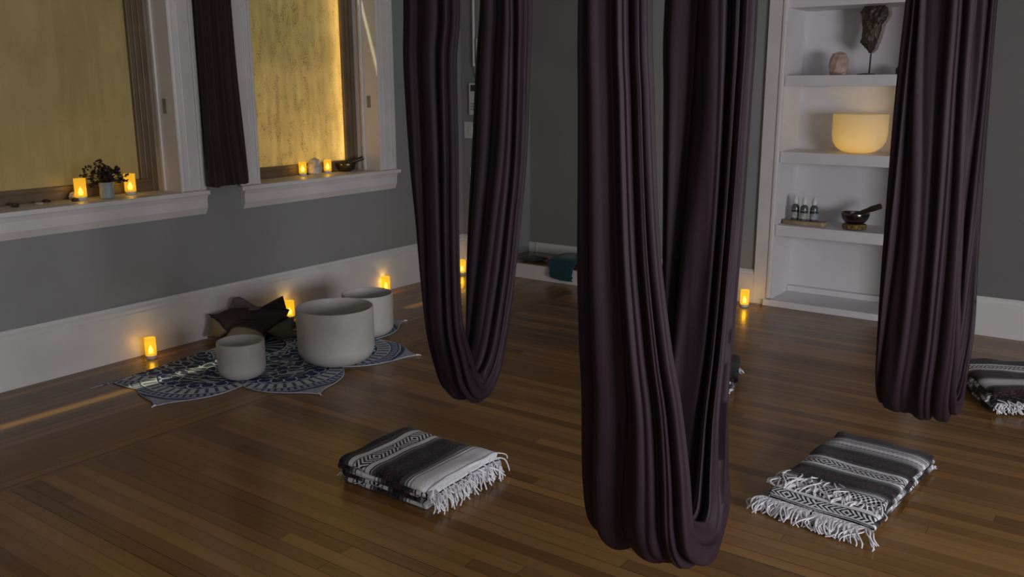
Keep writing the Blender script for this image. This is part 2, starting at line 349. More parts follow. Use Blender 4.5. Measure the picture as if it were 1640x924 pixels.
# ------------------------------------------------------------------ aerial hammocks
def pleat(th, m, sd, n):
    """fold height round the gathered cloth; m = metres along the loop, folds drift slowly along it"""
    w1 = th+.30*n1(th*1.6+sd)+.16*n1(m*.75+sd*1.7)+.10*n1(m*1.1+th*1.3+sd)
    a = math.sqrt(sin(w1*n*.5+sd)**2+.012); g = .5+.5*n1(th*2.1+sd*3+m*.55)
    b = math.sqrt(sin(w1*n*1.18+sd*2+.5*n1(m*.9+sd))**2+.02)
    return (a**.85-.6)*(.55+.6*g)+.22*(b-.6)*(1-g)+.15*n1(th*1.3+m*.6+sd)
def hammock(x, y, rows, sd, label, npl=13, amp=.021, yawz=0.0):
    """rows: dx, dy, z, half width across, half thickness - the whole loop from one ceiling anchor to the other"""
    root = empty('aerial_hammock', (x, y, 0), label, 'hammock', 'plum aerial yoga hammocks hanging from the ceiling', yawz)
    NT_, NS = 230, 330
    bm = bmesh.new(); rings = []
    P = [cr(rows, i/(NT_)) for i in range(NT_+1)]
    # resample by length
    cum = [0]
    for i in range(1, len(P)): cum.append(cum[-1]+(Vector(P[i][:3])-Vector(P[i-1][:3])).length)
    tot = cum[-1]
    for i in range(NT_+1):
        p = P[i]; c = Vector(p[:3]); a, b = p[3], p[4]
        tg = (Vector(P[min(i+1, NT_)][:3])-Vector(P[max(i-1, 0)][:3])).normalized()
        ax = Vector((1, 0, 0)); ax = (ax-tg*ax.dot(tg)).normalized(); nn = tg.cross(ax)
        T = cum[i]/tot; s = cum[i]
        lowest = max(0, 1-(p[2]-.27)/.35)      # wrinkle more around the sling
        ring = []
        for j in range(NS):
            th = 2*pi*j/NS
            am = amp*min(1.15, .45+a/.13)*(1-.35*lowest)
            # fold ridges slide diagonally where the cloth spreads into the sling
            d = am*pleat(th+.5*sin(T*2*pi), s, sd, npl)
            d += .006*lowest*n2(th*3+sd, s*14)
            e = .78
            cx = math.copysign(abs(cos(th))**e, cos(th)); sy = math.copysign(abs(sin(th))**e, sin(th))
            kx = a+d*.75; ky = b+d*1.35
            off = ax*(cx*kx)+nn*(sy*ky)
            ring.append(bm.verts.new(c+off))
        rings.append(ring)
    for A, B in zip(rings, rings[1:]):
        for j in range(NS): bm.faces.new((A[j], A[(j+1) % NS], B[(j+1) % NS], B[j]))
    bm.faces.new(rings[0][::-1]); bm.faces.new(rings[-1])
    obj('sling_cloth', bm, M['plum'], root, autos=80)
    for k in (0, -1):
        q = rows[k]
        b2 = tube([(q[0], q[1], q[2]-.02), (q[0], q[1], ZC)], .02, 10)
        obj('anchor_strap', b2, M['rope'], root)
        obj('carabiner', tube([(q[0]+.028*cos(u), q[1], ZC-.055+.04*sin(u)) for u in [2*pi*i/16 for i in range(17)]], .005, 8), M['metal'], root)
    return root
def loop_rows(L_, Rr, bottom):
    top = [(L_[0][0], L_[0][1]-.02, 2.86, .05, .04), (L_[0][0], L_[0][1]-.01, 2.35, L_[0][3]*.82, L_[0][4])]
    end = [(Rr[0][0], Rr[0][1]+.01, 2.35, Rr[0][3]*.82, Rr[0][4]), (Rr[0][0], Rr[0][1]+.02, 2.86, .05, .04)]
    return top+L_+bottom+Rr[::-1]+end
# dx, dy, z, a, b   (dy is along the room, away from the camera)
hammock(-2.07, 2.59, loop_rows(
    [(0, -.175, 1.79, .102, .045), (0, -.19, 1.58, .096, .045), (0, -.18, 1.26, .090, .043), (0, -.168, 1.03, .079, .042), (0, -.155, .80, .074, .041), (0, -.138, .63, .073, .041)],
    [(0, .255, 1.82, .100, .045), (0, .235, 1.59, .107, .045), (0, .205, 1.23, .110, .045), (0, .172, .99, .106, .044), (0, .148, .80, .100, .043), (0, .120, .60, .088, .042)],
    [(0, -.098, .50, .077, .044), (0, -.062, .41, .078, .048), (0, .0, .357, .078, .050), (0, .062, .40, .076, .048), (0, .098, .48, .080, .044)]),
    1.7, 'plum hammock hanging as a narrow V between the rug and the nearest hammock', 9, .022)
hammock(-.92, 1.93, loop_rows(
    [(-.012, -.275, 1.67, .066, .046), (-.012, -.262, 1.48, .071, .046), (-.010, -.25, 1.29, .077, .046), (-.008, -.235, 1.12, .086, .046), (-.004, -.205, .93, .100, .046), (0, -.175, .79, .113, .048), (0, -.145, .63, .126, .052), (0, -.118, .49, .134, .056)],
    [(0, .17, 1.70, .103, .046), (0, .175, 1.48, .100, .046), (0, .18, 1.25, .095, .046), (0, .182, 1.05, .090, .046), (.0, .180, .83, .086, .046), (.003, .158, .66, .088, .050), (.014, .130, .53, .096, .058)],
    [(.0, -.085, .425, .136, .056), (.004, -.03, .385, .136, .056), (.012, .04, .378, .132, .056), (.018, .095, .425, .116, .060)]),
    4.2, 'largest and nearest plum fabric hammock, its sling almost down at the frame bottom', 10, .030)
hammock(-.585, 3.30, loop_rows(
    [(0, -.24, 1.75, .092, .046), (0, -.24, 1.48, .098, .046), (.004, -.22, 1.18, .106, .046), (.010, -.19, .86, .114, .046), (.014, -.155, .65, .120, .050), (.014, -.125, .51, .122, .054)],
    [(-.016, .22, 1.75, .096, .046), (-.012, .22, 1.48, .100, .046), (-.008, .21, 1.18, .106, .046), (0, .20, .86, .112, .046), (.01, .17, .65, .118, .050), (.012, .14, .51, .120, .054)],
    [(.014, -.075, .435, .122, .056), (.014, -.02, .405, .122, .056), (.014, .045, .405, .122, .056), (.013, .10, .44, .121, .056)]),
    7.9, 'plum fabric hammock on the right, hanging in front of the white wall shelves', 11, .026)

# ------------------------------------------------------------------ curtain between the two windows
def curtain():
    bm = bmesh.new(); rows = []
    NZ, NX = 60, 110
    for k in range(NZ+1):
        z = .925+(2.75-.925)*k/NZ
        f = min(1, max(0, (z-.95)/1.05))
        y0, y1 = 3.262, 3.49-.0*f
        y0 = 3.222+.010*f; y1 = 3.500-.045*f-.012*sin(f*pi)
        for_row = []
        for side in (1, 0):
            for i in range(NX+1):
                u = i/NX if side else 1-i/NX
                y = y0+(y1-y0)*u
                fold = .016*abs(sin(u*13+1.2*n1(z*1.5)))+.010*n1(u*9+z*.8)
                x = -4.525+fold+(.012 if side else -.012)
                for_row.append(bm.verts.new((x+4.52, y-3.36, z-.92+.006*n1(u*6)*(1 if k == 0 else 0))))
        rows.append(for_row)
    n = len(rows[0])
    for A, B in zip(rows, rows[1:]):
        for j in range(n): bm.faces.new((A[j], A[(j+1) % n], B[(j+1) % n], B[j]))
    bm.faces.new(rows[0][::-1]); bm.faces.new(rows[-1])
    root = empty('curtain', (-4.52, 3.36, .92), 'dark brown curtain gathered on the wall between the two windows', 'curtain')
    obj('curtain_cloth', bm, M['curtain'], root, autos=80)
    obj('curtain_rod', tube([(.01, -.30, 1.83), (.01, .30, 1.83)], .012, 10), M['metal'], root)
curtain()

# ------------------------------------------------------------------ candles
def candle_mats():
    s = NT('amber_frosted_cup'); s.t.nodes.remove(s.b)
    em = s.n('ShaderNodeEmission', {'Color': C((1, .56, .02)), 'Strength': 1.12}); tp = s.n('ShaderNodeBsdfTransparent', {'Color': C((1, .86, .45))})
    df = s.n('ShaderNodeBsdfDiffuse', {'Color': C((.8, .7, .5))}); e2 = s.n('ShaderNodeMixShader', {0: .3, 1: em.outputs[0], 2: df.outputs[0]})
    a = s.n('ShaderNodeMixShader', {0: .60, 1: e2.outputs[0], 2: tp.outputs[0]}); s.t.links.new(a.outputs[0], s.out.inputs[0]); M['cup'] = s.m
    s = NT('flame_glow'); s.set(color=C((1, .7, .2)), ecol=C((1, .74, .22)), estr=14.0); M['flame'] = s.m
    M['cbase'] = noisy('candle_base_white', C((.6, .57, .5)), C((.68, .65, .58)), 5, .5, 0)
candle_mats()
def candle(loc, label, group, e=.32, r=.031, h=.118):
    t = empty('candle', loc, label, 'candle', group)
    obj('cup', lathe([(r*.99, .018), (r, .022), (r, h), (r-.0018, h), (r-.0025, .024)], 36), M['cup'], t)
    obj('candle_base', lathe([(0, 0), (r*.86, 0), (r*.92, .004), (r*.94, .017), (r*.8, .020), (r*.62, .028), (0, .030)], 36), M['cbase'], t)
    obj('flame', lathe([(0, .028), (.008, .032), (.0130, .041), (.0105, .053), (.004, .066), (0, .073)], 20), M['flame'], t)
    l = bpy.data.lights.new('candle_light', 'POINT'); l.energy = e; l.color = (1, .61, .075); l.shadow_soft_size = .012
    lo = bpy.data.objects.new('candle_light', l); COL.objects.link(lo); lo.parent = t; lo.location = (0, 0, .078)
    return t
gF, gS = 'flameless candles on the floor', 'flameless candles on the window sills'
candle((-4.50, 2.738, 0), 'glowing amber candle on the floor left of the rug', gF)
candle((-4.545, 3.79, 0), 'glowing amber candle on the floor behind the lotus cushion', gF)
candle((-4.555, 4.72, 0), 'glowing amber candle on the floor behind the rear crystal bowl', gF)
candle((-4.50, 5.56, 0), 'glowing amber candle in the room corner, half hidden by a hammock strand', gF, .28)
candle((-2.195, 5.83, 0), 'glowing amber candle on the floor beside the white shelf niche', gF, .28)
candle((-4.715, 2.548, SH), 'glowing candle on the left sill, left of the potted plant', gS, .075)
candle((-4.74, 2.855, SH), 'glowing candle on the left sill, right of the potted plant', gS, .075)
candle((-4.76, 4.155, SH), 'glowing candle on the right sill, left of the rough crystal', gS, .075, .027, .095)
candle((-4.76, 4.385, SH), 'glowing candle on the right sill, right of the rough crystal', gS, .075, .027, .095)

# ------------------------------------------------------------------ crystal singing bowls
def bowl_prof(R_, H, rc, th, n=14):
    out = [(0, 0), (rc*.6, 0)]
    r = R_-rc
    for i in range(n+1):
        a = -pi/2+pi/2*i/n; out.append((r+rc*cos(a), rc*.92+rc*.92*sin(a)))
    out += [(R_*1.005, H*.75), (R_, H-.004), (R_-th*.25, H), (R_-th*.75, H), (R_-th, H-.004)]
    for i in range(n+1):
        a = -pi/2*i/n; out.append((r-0+ (rc-th)*cos(a), rc*.92+(rc*.92-th)*sin(a)))
    out.append((0, th)); return out
def sbowl(loc, R_, H, rc, label):
    t = empty('singing_bowl', loc, label, 'bowl', 'white crystal singing bowls on the rug')
    obj('bowl_body', lathe(bowl_prof(R_, H, rc, .009), 96), M['quartz'], t, autos=60); return t
sbowl((-3.565, 3.285, .012), .210, .312, .10, 'largest white crystal singing bowl, middle of the rug')
sbowl((-3.765, 2.80, .012), .122, .198, .065, 'smallest white crystal singing bowl, front left on the rug')
sbowl((-3.81, 3.78, .012), .155, .262, .07, 'white crystal singing bowl partly behind the largest one')

# ------------------------------------------------------------------ mandala rug
RC, TH0 = (-4.20, 3.20), None
def rug_mat():
    s = NT('blue_mandala_print'); co = s.coord('Object'); sp = s.n('ShaderNodeSeparateXYZ', {0: co}); X, Y = sp.outputs[0], sp.outputs[1]
    r = s.math('SQRT', s.math('ADD', s.math('MULTIPLY', X, X), s.math('MULTIPLY', Y, Y)))
    th = s.math('ARCTAN2', Y, X)
    q = s.math('DIVIDE', s.math('SUBTRACT', th, -.3927*3+.05), pi/4)
    f = s.math('MULTIPLY', s.math('SUBTRACT', s.math('FRACT', s.math('ADD', q, .5)), .5), pi/4)
    lx = s.math('SUBTRACT', s.math('MULTIPLY', r, s.math('COSINE', f)), .50); ly = s.math('MULTIPLY', r, s.math('SINE', f))
    rho = s.math('SQRT', s.math('ADD', s.math('MULTIPLY', lx, lx), s.math('MULTIPLY', ly, ly))); ph = s.math('ARCTAN2', ly, lx)
    nz = s.n('ShaderNodeTexNoise', {'Vector': co, 'Scale': 22.0, 'Detail': 2}).outputs[0]
    rho = s.math('ADD', rho, s.math('MULTIPLY', s.math('SUBTRACT', nz, .5), .014))
    def band(a, b, x=rho): return s.math('MULTIPLY', s.math('GREATER_THAN', x, a), s.math('LESS_THAN', x, b))
    W, DB, GY, NV = C((.52, .56, .62)), C((.028, .045, .14)), C((.17, .19, .23)), C((.040, .048, .075))
    col = NV
    def put(mask, c):
        nonlocal col; col = s.mix(mask, col, c)
    # body rosette swirls
    wv = s.n('ShaderNodeTexWave', {'Vector': co, 'Scale': 6.5, 'Distortion': 7.0, 'Detail': 1.0, 'Detail Scale': 2.2}, wave_type='RINGS', rings_direction='Z').outputs[1]
    put(s.math('GREATER_THAN', wv, .80), C((.36, .39, .44)))
    def scal(r0, r1, n, c1, c2, wdt=.5, phs=0):
        k = s.math('FRACT', s.math('ADD', s.math('MULTIPLY', ph, n/(2*pi)), phs))
        tri = s.math('ABSOLUTE', s.math('SUBTRACT', k, .5)); m_ = band(r0, r1)
        put(m_, c1); put(s.math('MULTIPLY', m_, s.math('LESS_THAN', tri, wdt/2)), c2)
    wr = s.math('FRACT', s.math('ADD', s.math('MULTIPLY', rho, 13.0), s.math('MULTIPLY', s.math('SINE', s.math('MULTIPLY', ph, 5.0)), .42)))
    put(s.math('MULTIPLY', band(.03, .185), s.math('LESS_THAN', wr, .15)), C((.40, .42, .46)))
    put(band(.0, .028), DB)
    # scalloped ring: arcs
    k = s.math('SUBTRACT', s.math('FRACT', s.math('MULTIPLY', ph, 20/(2*pi))), .5)
    arc = s.math('ADD', .215, s.math('MULTIPLY', s.math('SQRT', s.math('MAXIMUM', 0.0, s.math('SUBTRACT', .25, s.math('MULTIPLY', k, k)))), .07))
    ring = s.math('ABSOLUTE', s.math('SUBTRACT', rho, arc))
    put(band(.19, .215), C((.05, .07, .14))); put(band(.215, .262), DB)
    put(s.math('LESS_THAN', ring, .006), W)
    put(s.math('MULTIPLY', band(.195, .225), s.math('GREATER_THAN', s.math('ABSOLUTE', k), .42)), W)
    scal(.262, .335, 40, C((.09, .11, .17)), C((.50, .53, .59)), .62)
    put(band(.262, .268), W); put(band(.335, .343), W)
    put(s.math('GREATER_THAN', rho, .343), C((.07, .10, .20)))
    scal(.352, .385, 70, C((.06, .085, .19)), C((.38, .40, .47)), .6)
    put(band(.393, .401), W); put(s.math('GREATER_THAN', rho, .425), C((.36, .39, .44)))
    # centre of the whole cloth
    put(s.math('LESS_THAN', r, .20), NV); put(band(.20, .21, r), W); 
    k2 = s.math('ABSOLUTE', s.math('SUBTRACT', s.math('FRACT', s.math('MULTIPLY', th, 16/(2*pi))), .5))
    put(s.math('MULTIPLY', band(.08, .19, r), s.math('LESS_THAN', k2, .2)), C((.4, .42, .48)))
    wf = s.n('ShaderNodeTexNoise', {'Vector': co, 'Scale': 500.0, 'Detail': 1}).outputs[0]
    s.set(color=col, rough=.85, spec=.15); s.bump(wf, .2, .001); return s.m
TIP0 = -.3927*3+.05
def rug_r(th):
    q = (th+pi) % (2*pi)-pi
    lo = .835 if TIP0-pi*3/8 < q < TIP0-.12 else 0
    f = ((th-TIP0)/(pi/4)+.5) % 1-.5; f *= pi/4
    # circle of radius .44 about the lobe centre at .50
    c0, rr = .50, .43
    d = c0*sin(f); v = c0*cos(f)+math.sqrt(max(0, rr*rr-d*d))
    v -= .13*(abs(f)/(pi/8))**2.2
    return max(lo, v+.085*math.exp(-(abs(f)/.05)))
def rug():
    bm = bmesh.new(); N, K = 420, 16
    XC = lambda yy: -.07-.12*min(1, max(0, (yy+.825)/.965))
    out = []
    for i in range(N):
        th = 2*pi*i/N; r = rug_r(th); out.append((r*cos(th), r*sin(th)))
    rings = []
    for k in range(1, K+1):
        ring = []
        for x, y in out:
            xx, yy = x*k/K, y*k/K; z = .004+.0025*(n2(xx*7+3, yy*7)+.6)+.003*(k == K)*abs(n2(xx*9, yy*9))
            cl = XC(yy)
            if xx < cl: z = .004; xx = cl-.006*math.tanh((cl-xx)*3)
            ring.append(bm.verts.new((xx, yy, z)))
        rings.append(ring)
    c = bm.verts.new((0, 0, .005))
    for i in range(N): bm.faces.new((c, rings[0][i], rings[0][(i+1) % N]))
    for A, B in zip(rings, rings[1:]):
        for i in range(N):
            bm.faces.new((A[i], B[i], B[(i+1) % N], A[(i+1) % N]))
    # turned-down rim gives the cloth its thickness
    low = [bm.verts.new((v.co.x*1.001, v.co.y*1.001, .0005)) for v in rings[-1]]
    for i in range(N): bm.faces.new((rings[-1][i], low[i], low[(i+1) % N], rings[-1][(i+1) % N]))
    bmesh.ops.remove_doubles(bm, verts=bm.verts[:], dist=.0002)
    o = empty('mandala_rug', (RC[0], RC[1], 0), 'blue and white petal-edged mandala rug under the singing bowls', 'rug')
    obj('rug_cloth', bm, rug_mat(), o, autos=60)
    b2 = tube([(x*1.004, y*1.004, .005) for x, y in out[N//2:]+out[:N//2] if x > XC(y)], .0032, 6)
    obj('hem_cord', b2, noisy('rug_hem', C((.30, .32, .36)), C((.4, .42, .46)), 40, .8, .1), o)
    # corner tassels
    for kk in range(8):
        th = TIP0+kk*pi/4; r = rug_r(th)
        if r*cos(th) > XC(r*sin(th)):
            p = Vector((r*cos(th), r*sin(th), .006)); d = Vector((cos(th), sin(th), 0))
            obj('corner_tassel', tube([p-d*.004, p+d*.012+Vector((0, 0, .002)), p+d*.024-Vector((0, 0, .001))], .005, 8, taper=lambda u: 1.2-.7*u), M['yarn'], o)
rug()

# ------------------------------------------------------------------ lotus cushion
def puff(outline, thick, frame, bm=None, rings=9, bend=None):
    """inflated pad: outline 2-D points, frame 4x4; domed on both faces, with a piped rim"""
    bm = bm or bmesh.new(); n = len(outline)
    cx = sum(p[0] for p in outline)/n; cy = sum(p[1] for p in outline)/n
    def add(k, sgn):
        f = k/rings; h = thick*.5*(1-f**2.6)**.6*sgn; r_ = []
        for p in outline:
            x = cx+(p[0]-cx)*f; y = cy+(p[1]-cy)*f
            z = h+(bend(x, y) if bend else 0)
            r_.append(bm.verts.new(frame @ Vector((x, y, z))))
        return r_
    for sgn in (1, -1):
        c = bm.verts.new(frame @ Vector((cx, cy, thick*.5*sgn+(bend(cx, cy) if bend else 0))))
        prev = add(1, sgn)
        for i in range(n): bm.faces.new((c, prev[i], prev[(i+1) % n]))
        for k in range(2, rings+1):
            cur = add(k, sgn)
            for i in range(n): bm.faces.new((prev[i], cur[i], cur[(i+1) % n], prev[(i+1) % n]))
            prev = cur
    bmesh.ops.remove_doubles(bm, verts=bm.verts[:], dist=.0006); return bm
def smooth_poly(pts, per=10):
    out = []; n = len(pts)
    for i in range(n):
        p0, p1, p2, p3 = pts[i-1], pts[i], pts[(i+1) % n], pts[(i+2) % n]
        sharp = len(p1) > 2; sh2 = len(p2) > 2
        for k in range(per):
            f = k/per; out.append(tuple(.5*(2*p1[c]+((p2[c]-p0[c]) if not sharp else 2*(p2[c]-p1[c])*.8)*f+(2*p0[c]-5*p1[c]+4*p2[c]-p3[c] if not (sharp or sh2) else 0)*f*f+((3*p1[c]-p0[c]-3*p2[c]+p3[c]) if not (sharp or sh2) else 0)*f**3) if not (sharp or sh2) else p1[c]+(p2[c]-p1[c])*f for c in (0, 1)))
    return out
M['olive'] = noisy('olive_linen', C((.20, .165, .095)), C((.25, .205, .125)), 12, .85, .3, 400)
M['brownl'] = noisy('dark_brown_linen', C((.030, .022, .020)), C((.042, .030, .028)), 12, .85, .3, 400)
M['greyl'] = noisy('taupe_linen', C((.14, .118, .112)), C((.18, .15, .14)), 12, .85, .3, 400)
M['sage'] = noisy('sage_linen', C((.10, .10, .07)), C((.13, .13, .09)), 12, .85, .3, 400)
def cushion():
    # local x runs left-right as seen from the room, local y back to the wall
    o = empty('lotus_cushion', (-4.345, 3.35, .014), 'lotus shaped cushion with brown, taupe and olive petals behind the smallest bowl', 'cushion', rz=rad(33))
    Z = Vector((0, 0, 1))
    # core drum
    obj('core', lathe([(0, .012), (.13, .012), (.165, .035), (.175, .07), (.165, .105), (.12, .125), (0, .13)], 48), M['brownl'], o)
    def petal(name, base, tip, wid, th, mat, tilt_n, cup=.0):
        base, tip = Vector(base), Vector(tip); d = tip-base; Ln = d.length; ex = d.normalized()
        nz_ = Vector(tilt_n); nz_ = (nz_-ex*nz_.dot(ex)).normalized(); ey = nz_.cross(ex)
        fr = Matrix((ex, ey, nz_)).transposed().to_4x4(); fr.translation = base
        out = []
        for i in range(40):
            u = i/40*2*pi; s_ = (1-cos(u))/2   # 0 base .. 1 tip
            wv = wid*.5*(sin(pi*min(1, s_**.9))**.75)*(1.15-.35*s_)
            out.append((s_*Ln, wv*(1 if u < pi else -1)))
        bend = (lambda x, y: cup*((y/(wid*.5+1e-6))**2)*wid*.5+cup*.4*(x/Ln)**3*Ln*.4)
        return obj(name, puff(out, th, fr, bend=bend), mat, o, autos=70)
    def pad(name, outline, th, mat, at, tilt=15, turn=0, bulge=0.0):
        fr = Matrix.Translation(at) @ Matrix.Rotation(rad(turn), 4, 'Z') @ Matrix.Rotation(rad(90-tilt), 4, 'X')
        return obj(name, puff(smooth_poly(outline, 8), th, fr, rings=9, bend=lambda x, y: bulge*(1-(x/.2)**2)), mat, o, autos=70)
    T = True
    # olive and sage petals round the foot; local outline is (across, up)
    pad('front_petal', [(-.135, .0, T), (-.10, .055), (-.02, .092), (.05, .075), (.115, .0, T), (.0, -.012)], .07, M['olive'], (.0, -.165, .03), 28)
    pad('left_petal', [(-.10, .135, T), (-.085, .05), (-.115, -.012, T), (-.02, .0), (.055, .045, T), (-.02, .10)], .06, M['olive'], (-.165, -.115, .016), 16, -22)
    pad('right_petal', [(-.075, .045, T), (.0, .10), (.10, .125, T), (.085, .05), (.12, .0, T), (.02, -.008)], .07, M['sage'], (.175, -.11, .014), 18, 20)
    pad('back_petal', [(-.12, .0, T), (0, .11), (.12, .0, T)], .06, M['olive'], (-.08, .15, .02), -15)
    pad('back_petal', [(-.12, .0, T), (0, .11), (.12, .0, T)], .06, M['sage'], (.13, .13, .02), -15)
    # dark panels pointing down between the petals
    pad('dark_panel', [(-.150, .10, T), (.02, .105), (.11, .09, T), (.04, .045), (.005, .0, T), (-.06, .055)], .05, M['brownl'], (-.135, -.135, .062), 30, -12)
    pad('dark_panel', [(-.11, .10, T), (.04, .105), (.135, .085, T), (.07, .045), (.0, .0, T), (-.04, .05)], .05, M['brownl'], (.105, -.135, .060), 30, 12)
    pad('dark_panel', [(-.13, .11, T), (.12, .11, T), (.13, .0, T), (-.13, .0, T)], .06, M['brownl'], (-.005, -.125, .045), 20)
    pad('top_panel', [(-.24, -.10, T), (.0, -.14), (.22, -.09, T), (.19, .10), (.0, .14), (-.2, .10)], .05, M['brownl'], (0, .0, .140), 90)
    # the two petals standing up behind
    pad('upper_petal', [(-.115, .0, T), (-.085, .075, T), (-.045, .082), (.03, .045), (.09, .018, T), (.10, .0, T)], .055, M['greyl'], (-.075, .06, .145), 12, -6)
    pad('upper_petal', [(-.085, .0, T), (-.06, .022), (.0, .055), (.075, .092, T), (.098, .0, T)], .05, M['brownl'], (.085, .05, .145), 10, 8)
    obj('button', lathe([(0, .178), (.028, .177), (.036, .170), (.030, .162), (0, .155)], 24), M['greyl'], o)
cushion()

# ------------------------------------------------------------------ mexican blankets
def blanket_mat(shift, checks=False, per=.46):
    s = NT('striped_falsa_weave'); uv = s.n('ShaderNodeUVMap', uv_map='UVMap').outputs[0]
    sp = s.n('ShaderNodeSeparateXYZ', {0: uv}); U_, V_ = sp.outputs[0], sp.outputs[1]
    wob = s.n('ShaderNodeTexNoise', {'Vector': s.n('ShaderNodeMapping', {'Vector': uv, 'Scale': (140, 9, 1)}).outputs[0], 'Scale': 1.0, 'Detail': 3}).outputs[0]
    u = s.math('FRACT', s.math('DIVIDE', s.math('ADD', U_, shift), per))
    K, W, G, DG, PL = C((.010, .008, .009)), C((.66, .67, .70)), C((.28, .28, .29)), C((.055, .053, .055)), C((.030, .012, .018))
    st = [(0, W), (.045, G), (.055, W), (.075, K), (.083, G), (.10, DG), (.14, K), (.20, PL), (.27, K), (.33, DG), (.36, G), (.375, K), (.383, W), (.425, K), (.432, W), (.535, K), (.542, W), (.585, K), (.592, DG), (.625, K), (.68, PL), (.76, K), (.83, DG), (.86, G), (.88, K), (.888, W), (.93, G), (.94, W)]
    col = s.ramp(u, st, 'CONSTANT')
    # chevron band between .432 and .535
    bnd = s.math('MULTIPLY', s.math('GREATER_THAN', u, .434), s.math('LESS_THAN', u, .533))
    cen = s.math('ABSOLUTE', s.math('SUBTRACT', s.math('SUBTRACT', u, .4835), 0.0))
    vv = s.math('FRACT', s.math('DIVIDE', V_, .22))
    mir = s.math('ABSOLUTE', s.math('SUBTRACT', vv, .5))                       # diamonds in the centre, arrows outwards
    ck = s.math('FRACT', s.math('ADD', s.math('MULTIPLY', mir, 11.0), s.math('MULTIPLY', cen, 24.0)))
    ch = s.math('LESS_THAN', ck, .5)
    col = s.mix(s.math('MULTIPLY', bnd, ch), col, K)
    # dashed check band inside the wide white stripe
    b2 = s.math('MULTIPLY', s.math('GREATER_THAN', u, .892), s.math('LESS_THAN', u, .955 if checks else .892))
    dk = s.math('GREATER_THAN', s.math('FRACT', s.math('ADD', s.math('DIVIDE', V_, .018), s.math('MULTIPLY', s.math('FLOOR', s.math('MULTIPLY', u, 90.0)), .5))), .5)
    col = s.mix(s.math('MULTIPLY', b2, dk), col, K)
    b3 = s.math('MULTIPLY', s.math('LESS_THAN', u, .062), 1.0 if checks else .0)
    col = s.mix(s.math('MULTIPLY', b3, dk), col, K)
    # melange yarn speckle
    fl = s.n('ShaderNodeTexNoise', {'Vector': s.n('ShaderNodeMapping', {'Vector': uv, 'Scale': (260, 60, 1)}).outputs[0], 'Scale': 1.0, 'Detail': 2}).outputs[0]
    col = s.mix(s.math('MULTIPLY', s.math('GREATER_THAN', fl, .60), .30), col, C((.20, .20, .21)))
    s.set(color=col, rough=.9, spec=.1, sheen=.1)
    s.bump(s.math('ADD', fl, s.math('MULTIPLY', wob, .6)), .5, .0025); return s.m
